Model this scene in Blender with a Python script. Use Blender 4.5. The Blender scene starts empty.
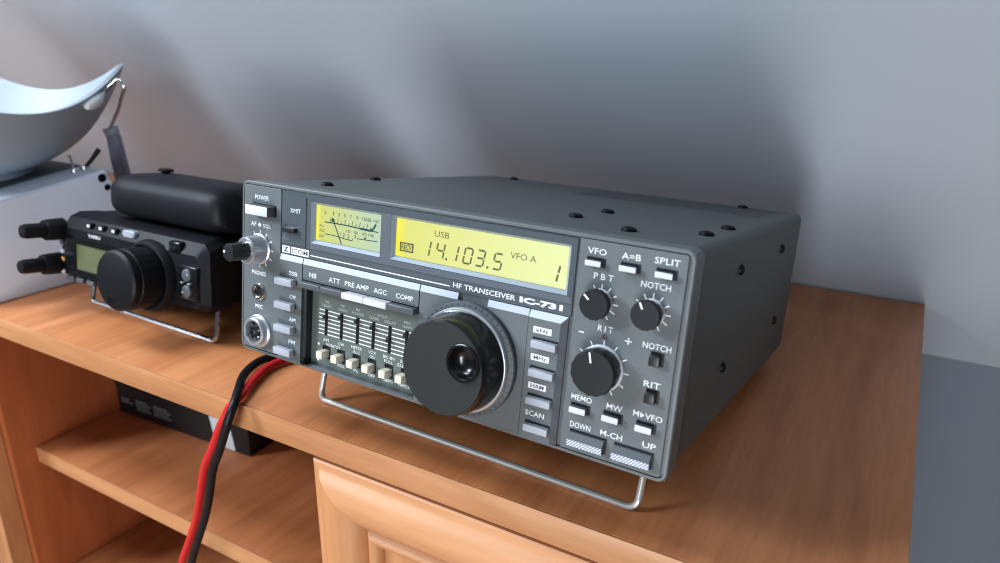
import bpy, bmesh, math, random
from mathutils import Vector, Matrix
random.seed(7)
C = bpy.context.scene.collection
PI = math.pi

# ------------------------------------------------------------------ materials
def mat(name, col, rough=0.5, metal=0.0, spec=0.5, coat=0.0, bump=0.0, bscale=400.0, vary=0.0, vscale=30.0, emit=None, estr=0.0):
    m = bpy.data.materials.new(name); m.use_nodes = True
    nt = m.node_tree; b = nt.nodes['Principled BSDF']
    b.inputs['Base Color'].default_value = (*col, 1)
    b.inputs['Roughness'].default_value = rough
    b.inputs['Metallic'].default_value = metal
    b.inputs['Specular IOR Level'].default_value = spec
    b.inputs['Coat Weight'].default_value = coat
    if emit:
        b.inputs['Emission Color'].default_value = (*emit, 1)
        b.inputs['Emission Strength'].default_value = estr
    tc = nt.nodes.new('ShaderNodeTexCoord')
    nz = nt.nodes.new('ShaderNodeTexNoise'); nz.inputs['Scale'].default_value = vscale
    nz.inputs['Detail'].default_value = 4
    nt.links.new(tc.outputs['Object'], nz.inputs['Vector'])
    v = vary if vary else 0.04
    hs = nt.nodes.new('ShaderNodeMapRange')
    hs.inputs['To Min'].default_value = 1 - v; hs.inputs['To Max'].default_value = 1 + v
    nt.links.new(nz.outputs['Fac'], hs.inputs['Value'])
    mx = nt.nodes.new('ShaderNodeVectorMath'); mx.operation = 'SCALE'
    mx.inputs[0].default_value = col
    nt.links.new(hs.outputs['Result'], mx.inputs['Scale'])
    nt.links.new(mx.outputs['Vector'], b.inputs['Base Color'])
    if bump:
        n2 = nt.nodes.new('ShaderNodeTexNoise'); n2.inputs['Scale'].default_value = bscale
        nt.links.new(tc.outputs['Object'], n2.inputs['Vector'])
        bp = nt.nodes.new('ShaderNodeBump'); bp.inputs['Strength'].default_value = bump
        bp.inputs['Distance'].default_value = 0.0004
        nt.links.new(n2.outputs['Fac'], bp.inputs['Height'])
        nt.links.new(bp.outputs['Normal'], b.inputs['Normal'])
    return m

def wood(name, axis, light, dark, rough=0.38, across=38.0, along=1.6, seed=0.0):
    m = bpy.data.materials.new(name); m.use_nodes = True
    nt = m.node_tree; b = nt.nodes['Principled BSDF']; L = nt.links.new
    tc = nt.nodes.new('ShaderNodeTexCoord')
    def noise(sa, sc, det, dist, off):
        mp = nt.nodes.new('ShaderNodeMapping')
        s = [sc, sc, sc]; s[axis] = sa
        mp.inputs['Scale'].default_value = s
        mp.inputs['Location'].default_value = (off, off * .7, off * 1.3)
        L(tc.outputs['Object'], mp.inputs['Vector'])
        n = nt.nodes.new('ShaderNodeTexNoise'); n.inputs['Scale'].default_value = 1.0
        n.inputs['Detail'].default_value = det; n.inputs['Distortion'].default_value = dist
        L(mp.outputs['Vector'], n.inputs['Vector']); return n
    big = noise(along, 9.0, 3, 1.2, 3 + seed)
    mid = noise(along * 3, across * 1.6, 5, .4, 11 + seed)
    fin = noise(along * 22, across * 12, 2, 0, 5 + seed)
    # cathedral figure: rings from the broad noise
    mul = nt.nodes.new('ShaderNodeMath'); mul.operation = 'MULTIPLY'; mul.inputs[1].default_value = 34
    L(big.outputs['Fac'], mul.inputs[0])
    sn = nt.nodes.new('ShaderNodeMath'); sn.operation = 'SINE'; L(mul.outputs[0], sn.inputs[0])
    a = nt.nodes.new('ShaderNodeMath'); a.operation = 'MULTIPLY_ADD'; a.inputs[1].default_value = .07
    L(sn.outputs[0], a.inputs[0]); L(mid.outputs['Fac'], a.inputs[2])
    c = nt.nodes.new('ShaderNodeMath'); c.operation = 'MULTIPLY_ADD'; c.inputs[1].default_value = .45
    L(fin.outputs['Fac'], c.inputs[0]); L(a.outputs[0], c.inputs[2])
    r = nt.nodes.new('ShaderNodeValToRGB')
    r.color_ramp.elements[0].position = .45; r.color_ramp.elements[0].color = (*dark, 1)
    r.color_ramp.elements[1].position = .95; r.color_ramp.elements[1].color = (*light, 1)
    L(c.outputs[0], r.inputs['Fac']); L(r.outputs['Color'], b.inputs['Base Color'])
    b.inputs['Roughness'].default_value = rough
    bp = nt.nodes.new('ShaderNodeBump'); bp.inputs['Strength'].default_value = .08; bp.inputs['Distance'].default_value = .0003
    L(fin.outputs['Fac'], bp.inputs['Height']); L(bp.outputs['Normal'], b.inputs['Normal'])
    return m

WL, WD = (0.55, 0.235, 0.102), (0.40, 0.152, 0.060)
M = {}
M['wood_top'] = wood('wood_top', 1, WL, WD, .36)
M['wood_edge'] = wood('wood_edge', 0, (.51, .265, .130), (.39, .180, .080), .46)
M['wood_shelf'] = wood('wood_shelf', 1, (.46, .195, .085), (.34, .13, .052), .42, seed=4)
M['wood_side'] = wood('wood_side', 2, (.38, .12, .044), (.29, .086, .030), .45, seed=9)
M['wood_stile'] = wood('wood_stile', 2, (.55, .285, .140), (.44, .205, .092), .50, across=22, seed=2)
M['wood_rail'] = wood('wood_rail', 0, (.55, .29, .150), (.45, .215, .105), .50, across=22, seed=6)
M['wood_dark'] = wood('wood_dark', 2, (.40, .20, .085), (.32, .15, .06), .42, seed=6)
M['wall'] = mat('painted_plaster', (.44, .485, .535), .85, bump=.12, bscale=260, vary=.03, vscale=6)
M['knee_shaded'] = mat('plaster_low_shaded', (.20, .225, .265), .85, bump=.12, bscale=260, vary=.03, vscale=6)  # bluish low-wall plaster, colour darkened to stand for shade beyond the desk
M['floor'] = wood('floor_boards', 1, (.42, .25, .13), (.28, .15, .07), .5)
M['cover'] = mat('textured_grey_paint', (.088, .102, .100), .46, bump=.35, bscale=1500, vary=.05)
M['panel'] = mat('grey_panel_paint', (.120, .136, .142), .48, bump=.3, bscale=2200, vary=.10, vscale=900)
M['rim'] = mat('grey_bezel', (.16, .175, .18), .38, metal=.3)
M['window'] = mat('smoked_window_plastic', (.088, .104, .118), .22, coat=.3)
M['band'] = mat('window_band', (.09, .105, .12), .35)
M['silver'] = mat('silver_strip', (.40, .44, .50), .5, metal=.1)
M['chamfer'] = mat('display_chamfer', (.30, .35, .41), .4, metal=.2)
M['dark'] = mat('dark_plastic', (.022, .024, .027), .4)
M['black'] = mat('black_plastic', (.010, .0105, .012), .42)
M['gloss'] = mat('gloss_black', (.008, .0085, .010), .24, coat=.2)
M['rubber'] = mat('black_rubber', (.016, .018, .019), .55, bump=.25, bscale=2600)
M['knobface'] = mat('knob_face_grey', (.019, .022, .023), .55, bump=.2, bscale=2600)
M['keygrey'] = mat('grey_key', (.34, .365, .41), .42)
M['keydark'] = mat('dark_key', (.085, .095, .105), .42)
M['keylight'] = mat('light_key', (.54, .56, .60), .42)
M['beige'] = mat('beige_switch', (.60, .56, .47), .45)
M['recess'] = mat('recess_panel_paint', (.115, .137, .125), .45, bump=.2, bscale=2200)
M['white'] = mat('white_print', (.70, .72, .74), .6)
M['ink'] = mat('grey_print', (.10, .11, .12), .6)
M['dimwhite'] = mat('dim_print', (.42, .44, .42), .6)
M['chrome'] = mat('chrome', (.72, .73, .74), .18, metal=1.0)
M['steel'] = mat('bail_steel', (.60, .58, .54), .34, metal=.65)
M['alu'] = mat('aluminium', (.60, .62, .66), .30, metal=.75)
M['led'] = mat('led_dark_red', (.10, .045, .055), .35)
M['segment'] = mat('lcd_segment', (.17, .18, .095), .6)
M['dial_ink'] = mat('dial_ink', (.015, .10, .11), .6)
M['screw'] = mat('black_screw', (.006, .006, .007), .5, spec=.25)
M['white_gloss'] = mat('white_glass', (.40, .455, .51), .42, spec=.35)
M['white_sleeve'] = mat('white_sleeve', (.72, .74, .74), .5)
M['post'] = mat('grey_strap', (.27, .27, .33), .6)
M['boxgrey'] = mat('light_grey_enamel', (.74, .79, .88), .5)
M['boxtop'] = mat('box_top_dark', (.12, .14, .16), .5)
M['ft'] = mat('second_radio_black', (.0075, .008, .011), .5, spec=.3)
M['ftlcd'] = mat('olive_lcd', (.125, .14, .075), .35)
M['orange'] = mat('orange_mark', (.55, .30, .10), .5)
M['redwire'] = mat('red_pvc', (.52, .022, .028), .32)
M['blackwire'] = mat('black_pvc', (.010, .011, .015), .42, spec=.3)
M['sticker'] = mat('white_sticker', (.52, .54, .56), .6)

def screen_mat(name, c0, c1, cedge, x0, x1, strength):
    m = bpy.data.materials.new(name); m.use_nodes = True
    nt = m.node_tree; b = nt.nodes['Principled BSDF']; L = nt.links.new
    tc = nt.nodes.new('ShaderNodeTexCoord'); sp = nt.nodes.new('ShaderNodeSeparateXYZ')
    L(tc.outputs['Object'], sp.inputs[0])
    mr = nt.nodes.new('ShaderNodeMapRange'); mr.inputs['From Min'].default_value = x0; mr.inputs['From Max'].default_value = x1
    L(sp.outputs['X'], mr.inputs['Value'])
    r = nt.nodes.new('ShaderNodeValToRGB'); e = r.color_ramp.elements
    e[0].position = 0; e[0].color = (*cedge, 1); e[1].position = 1; e[1].color = (*c1, 1)
    k = e.new(.075); k.color = (*c0, 1)
    L(mr.outputs['Result'], r.inputs['Fac'])
    L(r.outputs['Color'], b.inputs['Emission Color']); b.inputs['Emission Strength'].default_value = strength
    b.inputs['Base Color'].default_value = (.10, .105, .05, 1); b.inputs['Roughness'].default_value = .5
    return m
M['lcd'] = screen_mat('lcd_backlight', (.62, .61, .19), (.69, .755, .40), (.78, .72, .01), -.0185, .0695, .86)
M['meterface'] = screen_mat('meter_backlight', (.52, .53, .17), (.40, .52, .42), (.80, .76, .02), -.0686, -.0274, .88)

def glass_mat():
    m = bpy.data.materials.new('clear_window'); m.use_nodes = True
    nt = m.node_tree; nt.nodes.remove(nt.nodes['Principled BSDF'])
    out = nt.nodes['Material Output']
    t = nt.nodes.new('ShaderNodeBsdfTransparent'); g = nt.nodes.new('ShaderNodeBsdfGlossy')
    g.inputs['Roughness'].default_value = .08
    f = nt.nodes.new('ShaderNodeFresnel'); f.inputs['IOR'].default_value = 1.35
    mx = nt.nodes.new('ShaderNodeMixShader')
    nt.links.new(f.outputs[0], mx.inputs[0]); nt.links.new(t.outputs[0], mx.inputs[1]); nt.links.new(g.outputs[0], mx.inputs[2])
    nt.links.new(mx.outputs[0], out.inputs['Surface'])
    return m
M['glass'] = glass_mat()

def hatch_mat(name, light, dark, scale):
    m = bpy.data.materials.new(name); m.use_nodes = True
    nt = m.node_tree; b = nt.nodes['Principled BSDF']
    tc = nt.nodes.new('ShaderNodeTexCoord')
    w = nt.nodes.new('ShaderNodeTexWave'); w.wave_type = 'BANDS'; w.bands_direction = 'DIAGONAL'
    mp = nt.nodes.new('ShaderNodeMapping'); mp.inputs['Scale'].default_value = (scale, 0, -scale)
    nt.links.new(tc.outputs['Object'], mp.inputs['Vector']); nt.links.new(mp.outputs['Vector'], w.inputs['Vector'])
    w.inputs['Scale'].default_value = 1.0
    r = nt.nodes.new('ShaderNodeValToRGB')
    r.color_ramp.elements[0].position = .25; r.color_ramp.elements[0].color = (*dark, 1)
    r.color_ramp.elements[1].position = .55; r.color_ramp.elements[1].color = (*light, 1)
    nt.links.new(w.outputs['Fac'], r.inputs['Fac']); nt.links.new(r.outputs['Color'], b.inputs['Base Color'])
    b.inputs['Roughness'].default_value = .4
    return m
M['hatch'] = hatch_mat('hatched_key', (.60, .65, .78), (.16, .18, .25), 470)
M['bandhatch'] = hatch_mat('hatched_band', (.125, .142, .165), (.085, .098, .113), 420)

# ------------------------------------------------------------------ mesh helpers
MM = 0.001
def link(name, bm, mats, parent=None, s=MM, smooth=30, loc=None):
    me = bpy.data.meshes.new(name)
    bmesh.ops.recalc_face_normals(bm, faces=bm.faces) if len(bm.faces) else None
    if s != 1: bmesh.ops.scale(bm, vec=(s, s, s), verts=bm.verts)
    bm.to_mesh(me); bm.free()
    for m in (mats if isinstance(mats, (list, tuple)) else [mats]): me.materials.append(M[m])
    if smooth:
        for p in me.polygons: p.use_smooth = True
        me.set_sharp_from_angle(angle=math.radians(smooth))
    o = bpy.data.objects.new(name, me); C.objects.link(o)
    if parent: o.parent = parent
    if loc: o.location = loc
    return o
def tag(o, label=None, cat=None, group=None, kind=None):
    if label: o['label'] = label
    if cat: o['category'] = cat
    if group: o['group'] = group
    if kind: o['kind'] = kind
    return o
def empty(name, label, cat, mw=None, group=None):
    o = bpy.data.objects.new(name, None); C.objects.link(o); o.empty_display_size = .02
    if mw is not None: o.matrix_world = mw
    return tag(o, label, cat, group)
def N(): return bmesh.new()
def box(bm, x0, x1, y0, y1, z0, z1, bev=0, seg=2, front=None, mi=0):
    t = bmesh.new()
    bmesh.ops.create_cube(t, size=1)
    for v in t.verts:
        v.co = Vector((x0 + (v.co.x + .5) * (x1 - x0), y0 + (v.co.y + .5) * (y1 - y0), z0 + (v.co.z + .5) * (z1 - z0)))
    if bev: bmesh.ops.bevel(t, geom=list(t.edges), offset=bev, segments=seg, affect='EDGES', profile=.5)
    t.normal_update()
    for f in t.faces:
        f.material_index = mi
        if front is not None and f.normal.y < -.5: f.material_index = front
    me = bpy.data.meshes.new('t'); t.to_mesh(me); t.free(); bm.from_mesh(me); bpy.data.meshes.remove(me)
def rrect(x0, x1, z0, z1, r, n=5):
    pts = []
    for cx, cz, a in ((x1 - r, z1 - r, 0), (x0 + r, z1 - r, 90), (x0 + r, z0 + r, 180), (x1 - r, z0 + r, 270)):
        for i in range(n + 1):
            t = math.radians(a + 90 * i / n); pts.append((cx + r * math.cos(t), cz + r * math.sin(t)))
    return pts
def loft(bm, secs, caps=True, mi=0):
    """sections: lists of 3-D points with equal counts, joined in order"""
    rings = [[bm.verts.new(p) for p in s] for s in secs]
    n = len(rings[0])
    for a, b in zip(rings, rings[1:]):
        for i in range(n):
            f = bm.faces.new((a[i], a[(i + 1) % n], b[(i + 1) % n], b[i])); f.material_index = mi
    if caps:
        for r in (rings[0], rings[-1]):
            f = bm.faces.new(r); f.material_index = mi
    return rings
def prism(bm, pts, y0, y1, ch=0, mi=0):
    """outline in x,z extruded along y, with a small chamfer on the front (y0) edge"""
    if ch:
        cx = sum(p[0] for p in pts) / len(pts); cz = sum(p[1] for p in pts) / len(pts)
        w = max(abs(p[0] - cx) for p in pts); h = max(abs(p[1] - cz) for p in pts)
        ins = [(cx + (p[0] - cx) * (w - ch) / w, cz + (p[1] - cz) * (h - ch) / h) for p in pts]
        loft(bm, [[(x, y0, z) for x, z in ins], [(x, y0 + ch, z) for x, z in pts], [(x, y1, z) for x, z in pts]], mi=mi)
    else:
        loft(bm, [[(x, y0, z) for x, z in pts], [(x, y1, z) for x, z in pts]], mi=mi)
def plate(bm, x0, x1, z0, z1, y0, y1, holes=(), mi=0):
    xs = sorted({x0, x1, *[h[0] for h in holes], *[h[1] for h in holes]}); zs = sorted({z0, z1, *[h[2] for h in holes], *[h[3] for h in holes]})
    def solid(i, j):
        if i < 0 or j < 0 or i >= len(xs) - 1 or j >= len(zs) - 1: return False
        cx, cz = (xs[i] + xs[i + 1]) / 2, (zs[j] + zs[j + 1]) / 2
        return not any(h[0] < cx < h[1] and h[2] < cz < h[3] for h in holes)
    V = {}
    def v(i, j, y):
        k = (i, j, y)
        if k not in V: V[k] = bm.verts.new((xs[i], y, zs[j]))
        return V[k]
    def q(*a):
        f = bm.faces.new(a); f.material_index = mi
    for i in range(len(xs) - 1):
        for j in range(len(zs) - 1):
            if not solid(i, j): continue
            q(v(i, j, y0), v(i + 1, j, y0), v(i + 1, j + 1, y0), v(i, j + 1, y0)); q(v(i, j, y1), v(i, j + 1, y1), v(i + 1, j + 1, y1), v(i + 1, j, y1))
            for di, dj, a, b in ((-1, 0, (0, 0), (0, 1)), (1, 0, (1, 0), (1, 1)), (0, -1, (0, 0), (1, 0)), (0, 1, (0, 1), (1, 1))):
                if not solid(i + di, j + dj):
                    q(v(i + a[0], j + a[1], y0), v(i + b[0], j + b[1], y0), v(i + b[0], j + b[1], y1), v(i + a[0], j + a[1], y1))
def frame_chamfer(bm, x0, x1, z0, z1, w, y0, y1):
    o = [(x0 - w, z0 - w), (x1 + w, z0 - w), (x1 + w, z1 + w), (x0 - w, z1 + w)]; i = [(x0, z0), (x1, z0), (x1, z1), (x0, z1)]
    a = [bm.verts.new((x, y0, z)) for x, z in o]; b = [bm.verts.new((x, y1, z)) for x, z in i]
    for k in range(4): bm.faces.new((a[k], a[(k + 1) % 4], b[(k + 1) % 4], b[k]))
def lathe(bm, prof, cx, cz, y0=0, seg=40, mod=None, mis=None, capend=True, capstart=False):
    """profile of (radius, protrusion): turned about the axis that points to -y"""
    rings = []
    for k, (r, h) in enumerate(prof):
        if r < 1e-6: rings.append([bm.verts.new((cx, y0 - h, cz))]); continue
        ring = []
        for i in range(seg):
            a = 2 * PI * i / seg
            rr = r * (mod(a, k) if mod else 1)
            ring.append(bm.verts.new((cx + rr * math.cos(a), y0 - h, cz + rr * math.sin(a))))
        rings.append(ring)
    for k, (a, b) in enumerate(zip(rings, rings[1:])):
        mi = mis[k] if mis else 0
        for i in range(seg):
            j = (i + 1) % seg
            if len(a) == 1: f = bm.faces.new((a[0], b[i], b[j]))
            elif len(b) == 1: f = bm.faces.new((a[i], a[j], b[0]))
            else: f = bm.faces.new((a[i], a[j], b[j], b[i]))
            f.material_index = mi
    if capend and len(rings[-1]) > 1:
        f = bm.faces.new(rings[-1]); f.material_index = mis[-1] if mis else 0
    if capstart and len(rings[0]) > 1: bm.faces.new(rings[0])
def smooth_path(pts, sub=8):
    P = [Vector(p) for p in pts]; out = []
    for i in range(len(P) - 1):
        p0, p1, p2, p3 = P[max(i - 1, 0)], P[i], P[i + 1], P[min(i + 2, len(P) - 1)]
        for k in range(sub):
            t = k / sub
            out.append(.5 * ((2 * p1) + (p2 - p0) * t + (2 * p0 - 5 * p1 + 4 * p2 - p3) * t * t + (3 * p1 - p0 - 3 * p2 + p3) * t ** 3))
    out.append(P[-1]); return out
def tube(bm, pts, r, seg=12, mi=0):
    P = [Vector(p) for p in pts]
    up = None; rings = []
    for i, p in enumerate(P):
        d = (P[min(i + 1, len(P) - 1)] - P[max(i - 1, 0)]).normalized()
        if up is None: up = d.orthogonal().normalized()
        up = (up - d * up.dot(d)).normalized(); s = d.cross(up)
        rr = r[i] if isinstance(r, list) else r
        rings.append([p + (up * math.cos(2 * PI * k / seg) + s * math.sin(2 * PI * k / seg)) * rr for k in range(seg)])
    loft(bm, rings, mi=mi)
def fillet(pts, r, n=6):
    P = [Vector(p) for p in pts]; out = [P[0]]
    for a, b, c in zip(P, P[1:], P[2:]):
        u = (a - b).normalized(); w = (c - b).normalized(); p, q = b + u * r, b + w * r
        for k in range(n + 1):
            t = k / n; out.append(p * (1 - t) ** 2 + b * 2 * t * (1 - t) + q * t * t)
    out.append(P[-1]); return out
def text(bm, s, xc, zc, w, h, y, bold=0.0, mi=0, shear=0.0, n3=None, spacing=1.0):
    """lettering laid flat in the x-z plane at depth y, fitted to width w and height h"""
    cu = bpy.data.curves.new('t', 'FONT'); cu.body = s; cu.resolution_u = 2; cu.offset = bold; cu.shear = shear
    cu.space_character = spacing
    o = bpy.data.objects.new('t', cu); C.objects.link(o)
    me = o.to_mesh(depsgraph=None) if False else bpy.data.meshes.new_from_object(o)
    bpy.data.objects.remove(o); bpy.data.curves.remove(cu)
    if not me.vertices: return
    xs = [v.co.x for v in me.vertices]; ys = [v.co.y for v in me.vertices]
    x0, x1, y0, y1 = min(xs), max(xs), min(ys), max(ys)
    for v in me.vertices:
        v.co = Vector((xc + ((v.co.x - x0) / (x1 - x0) - .5) * w, y, zc + ((v.co.y - y0) / (y1 - y0) - .5) * h))
    for p in me.polygons: p.material_index = mi
    bm.from_mesh(me); bpy.data.meshes.remove(me)
def flat(bm, x0, x1, z0, z1, y, mi=0):
    f = bm.faces.new([bm.verts.new(p) for p in ((x0, y, z0), (x1, y, z0), (x1, y, z1), (x0, y, z1))]); f.material_index = mi
def bar2(bm, ax, az, bx, bz, w, y, mi=0):
    d = Vector((bx - ax, bz - az)); n = Vector((-d.y, d.x)).normalized() * w / 2
    f = bm.faces.new([bm.verts.new((p[0], y, p[1])) for p in ((ax - n.x, az - n.y), (bx - n.x, bz - n.y), (bx + n.x, bz + n.y), (ax + n.x, az + n.y))]); f.material_index = mi
def ticks(bm, cx, cz, r0, r1, w, y, n=11, a0=-150, a1=150):
    for i in range(n):
        a = math.radians(90 - (a0 + (a1 - a0) * i / (n - 1)))
        bar2(bm, cx + r0 * math.cos(a), cz + r0 * math.sin(a), cx + r1 * math.cos(a), cz + r1 * math.sin(a), w, y)

# ------------------------------------------------------------------ the room
def slab(name, pts, thick, m):
    """a quad with thickness away from the viewer"""
    bm = N(); P = [Vector(p) for p in pts]; n = (P[1] - P[0]).cross(P[3] - P[0]).normalized() * -thick
    loft(bm, [P, [p + n for p in P]])
    o = link(name, bm, m, s=1, smooth=0); o['kind'] = 'structure'; return o
SL = math.radians(50)
def slope(t): return (.4002 - t * math.cos(SL), .0005 + t * math.sin(SL))   # y, z along the attic slope
ylo, zlo = slope(-.0835); yhi, zhi = slope(2.3)
slab('ceiling', [(-3.2, ylo, zlo), (-3.2, yhi, zhi), (2.4, yhi, zhi), (2.4, ylo, zlo)], -.06, 'wall')
slab('wall_back', [(-3.2, ylo, -.75), (-3.2, ylo, zlo), (2.4, ylo, zlo), (2.4, ylo, -.75)], -.06, 'knee_shaded')
slab('floor', [(-3.2, -3.0, -.75), (-3.2, ylo, -.75), (2.4, ylo, -.75), (2.4, -3.0, -.75)], -.06, 'floor')

# ------------------------------------------------------------------ cabinets and worktop
XR, YB, TH = .0999, .3975, .0165
bm = N(); box(bm, -1.75, XR, .0012, YB, -TH, 0, .0006)
wt = link('worktop', bm, 'wood_top', s=1)
tag(wt, 'orange-brown wood-grain worktop running under the sloping wall', 'worktop')
bm = N(); box(bm, -1.7499, XR - .0001, 0, .0011, -TH + .0002, -.0002, .0004)
link('edge_band', bm, 'wood_edge', wt, s=1)

def door(parent, x0, x1, z0, z1, yf, th, fw=.062):
    """framed door: mitred moulded rails and stiles around a raised panel"""
    d = bpy.data.objects.new('door', None); C.objects.link(d); d.parent = parent
    # moulding profile: distance in from the outer edge, y
    prof = [(0, yf + th), (0, yf + .0016), (.0010, yf + .0006), (.0045, yf + .0004), (.0056, yf - .0004), (.008, yf - .0030), (.0115, yf - .0048), (.016, yf - .0056), (.022, yf - .0050),
            (.028, yf - .0028), (.0335, yf + .0012), (.0345, yf + .0040), (.0352, yf + .0042), (.0368, yf + .0014), (.0392, yf + .0002), (.0418, yf + .0010), (.0440, yf + .0036), (.0445, yf + .0060), (.0445, yf + th)]
    co = [(x0, z0), (x1, z0), (x1, z1), (x0, z1)]; inn = [(1, 1), (-1, 1), (-1, -1), (1, -1)]
    for k, nm in ((0, 'rail'), (1, 'stile'), (2, 'rail'), (3, 'stile')):
        b = N(); a, c = k, (k + 1) % 4
        A = [(co[a][0] + inn[a][0] * t, y, co[a][1] + inn[a][1] * t) for t, y in prof]
        B = [(co[c][0] + inn[c][0] * t, y, co[c][1] + inn[c][1] * t) for t, y in prof]
        loft(b, [A, B]); link(nm, b, 'wood_rail' if nm == 'rail' else 'wood_stile', d, s=1, smooth=40)
    b = N(); f = .0440
    box(b, x0 + f, x1 - f, yf + .006, yf + th - .001, z0 + f, z1 - f)
    P = [(.004, yf + .006), (.012, yf + .0058), (.030, yf + .0012), (.032, yf - .0002)]
    loft(b, [[(x0 + f + t, y, z0 + f + t), (x1 - f - t, y, z0 + f + t), (x1 - f - t, y, z1 - f - t), (x0 + f + t, y, z1 - f - t)] for t, y in P])
    link('door_panel', b, 'wood_stile', d, s=1)
    return d
ZF = -.75
def carcass(root, x0, x1):
    for a, b in ((x0, x0 + .016), (x1 - .016, x1)):
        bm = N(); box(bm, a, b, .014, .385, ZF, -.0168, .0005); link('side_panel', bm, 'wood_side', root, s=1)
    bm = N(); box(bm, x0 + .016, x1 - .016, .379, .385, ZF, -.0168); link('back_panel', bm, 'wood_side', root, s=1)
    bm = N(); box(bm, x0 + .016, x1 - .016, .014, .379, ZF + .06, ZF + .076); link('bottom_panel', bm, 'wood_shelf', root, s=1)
rc = empty('cupboard', 'wooden cupboard with moulded framed door below the grey transceiver', 'cupboard')
carcass(rc, -.190, XR - .004)
door(rc, -.1895, XR - .006, ZF + .06, -.0190, -.0002, .0136)
lc = empty('cupboard', 'wooden cupboard left of the open shelves, only its door edge showing', 'cupboard')
carcass(lc, -1.05, -.570)
door(lc, -1.048, -.5785, ZF + .06, -.0190, -.0040, .0175)
su = empty('shelf_unit', 'open wooden shelf compartment between the two cupboards under the worktop', 'shelf')
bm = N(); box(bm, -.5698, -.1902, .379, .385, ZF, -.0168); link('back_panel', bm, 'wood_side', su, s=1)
for z in (-.150, -.286, -.50):
    bm = N(); box(bm, -.5697, -.1903, .0348, .3788, z - .0152, z, .0005); sh = link('shelf', bm, 'wood_shelf', su, s=1)
    bm = N(); box(bm, -.5697, -.1903, .0335, .0347, z - .0151, z - .0001, .0003); link('edge_band', bm, 'wood_edge', sh, s=1)

# ------------------------------------------------------------------ black box on the upper shelf
th = math.atan2(.008, .174)
bb = empty('black_carton', 'flat black box with a white sticker lying on the upper open shelf', 'box', Matrix.Translation((-.565, .112, -.150)) @ Matrix.Rotation(th, 4, 'Z'))
bm = N(); box(bm, .5, 174.5, 0, 120, .1, 42, 1.2); link('carton_body', bm, 'black', bb)
bm = N(); box(bm, 0, 175, -.8, 120.5, 30, 43, 1.0); link('lid', bm, 'black', bb)
bm = N()
prism(bm, [(133, 1.0), (157, 1.0), (152.5, 29.3), (128, 29.3)], -.35, -.05); link('sticker', bm, 'sticker', bb)
bm = N()
for k, (a, b) in enumerate(((6, 22), (27, 48), (52, 76))):
    for j in range(4 if k else 2): flat(bm, a, b - (j % 2) * 4, 9 + j * 3.0 + (4 if k == 0 else 0), 10.6 + j * 3.0 + (4 if k == 0 else 0), -.1)
link('faded_print', bm, 'ink', bb, smooth=0)

# ------------------------------------------------------------------ main transceiver (local mm, x centred, y back, z up)
yaw, tilt = math.radians(-1.57), math.radians(8.18)
RMW = Matrix.Translation((-.10823, -.00966, .04258)) @ Matrix.Rotation(yaw, 4, 'Z') @ Matrix.Rotation(-tilt, 4, 'X')
R = empty('radio_transceiver', 'large grey tabletop radio transceiver with lit yellow display and big black tuning knob', 'radio', RMW)
H = 91.2
# cabinet shell
bm = N()
prism(bm, rrect(-118.8, 118.8, .6, 90.6, 4.5, 6), 8, 236, 0)
link('cabinet_cover', bm, 'cover', R)
bm = N(); prism(bm, rrect(-116, 116, 3, 88, 3, 4), 235.8, 240); link('rear_panel', bm, 'keydark', R)
for row in range(4):
    bm = N()
    for k in range(26):
        x = -12 + k * 4.6; y = 172 + row * 14
        box(bm, x, x + 1.9, y, y + 11, 90.3, 90.68, .15, 1)
    link('vent_row', bm, 'dark', R)
def screw(name, x, y, z, n, r=3.4):
    bm = N(); lathe(bm, [(r, -.3), (r, .5), (r * .85, 1.3), (r * .5, 1.75), (r * .45, 1.75), (0.001, 1.3)], 0, 0, seg=20)
    rot = Matrix.Rotation(-PI / 2, 4, 'X') if n == 'z' else Matrix.Rotation(PI / 2, 4, 'Z')
    bmesh.ops.transform(bm, matrix=Matrix.Translation((x, y, z)) @ rot, verts=bm.verts)
    link('cover_screw', bm, 'screw', R)
for x, y in ((-90.8, 31), (47.4, 51.6), (47.9, 88.6), (81.8, 31), (108, 55), (108.5, 90), (-87.7, 226), (84, 226), (-108, 90)): screw('s', x, y, 90.6, 'z')
for y, z in ((81, 74), (180, 74), (73, 29), (193, 29)): screw('s', 118.8, y, z, 'x', 2.5)
for s in (-1, 1):
    bm = N(); lathe(bm, [(9, -1), (9, 9), (8, 12.2), (0.001, 12.2)], 0, 0, seg=24)
    bmesh.ops.transform(bm, matrix=Matrix.Translation((s * 95, 212, .6)) @ Matrix.Rotation(PI / 2, 4, 'X'), verts=bm.verts)
    link('rubber_foot', bm, 'rubber', R)
# bail
bm = N(); tube(bm, fillet([(-98.5, 46, 1), (-98.5, 39, -35.6), (98.5, 39, -35.6), (98.5, 46, 1)], 6, 6), 1.75, 12)
link('tilt_bail', bm, 'steel', R)
for s in (-1, 1):
    bm = N(); box(bm, s * 98.5 - 5, s * 98.5 + 5, 39, 56, -3.5, .9, 1); link('bail_bracket', bm, 'dark', R)
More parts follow.
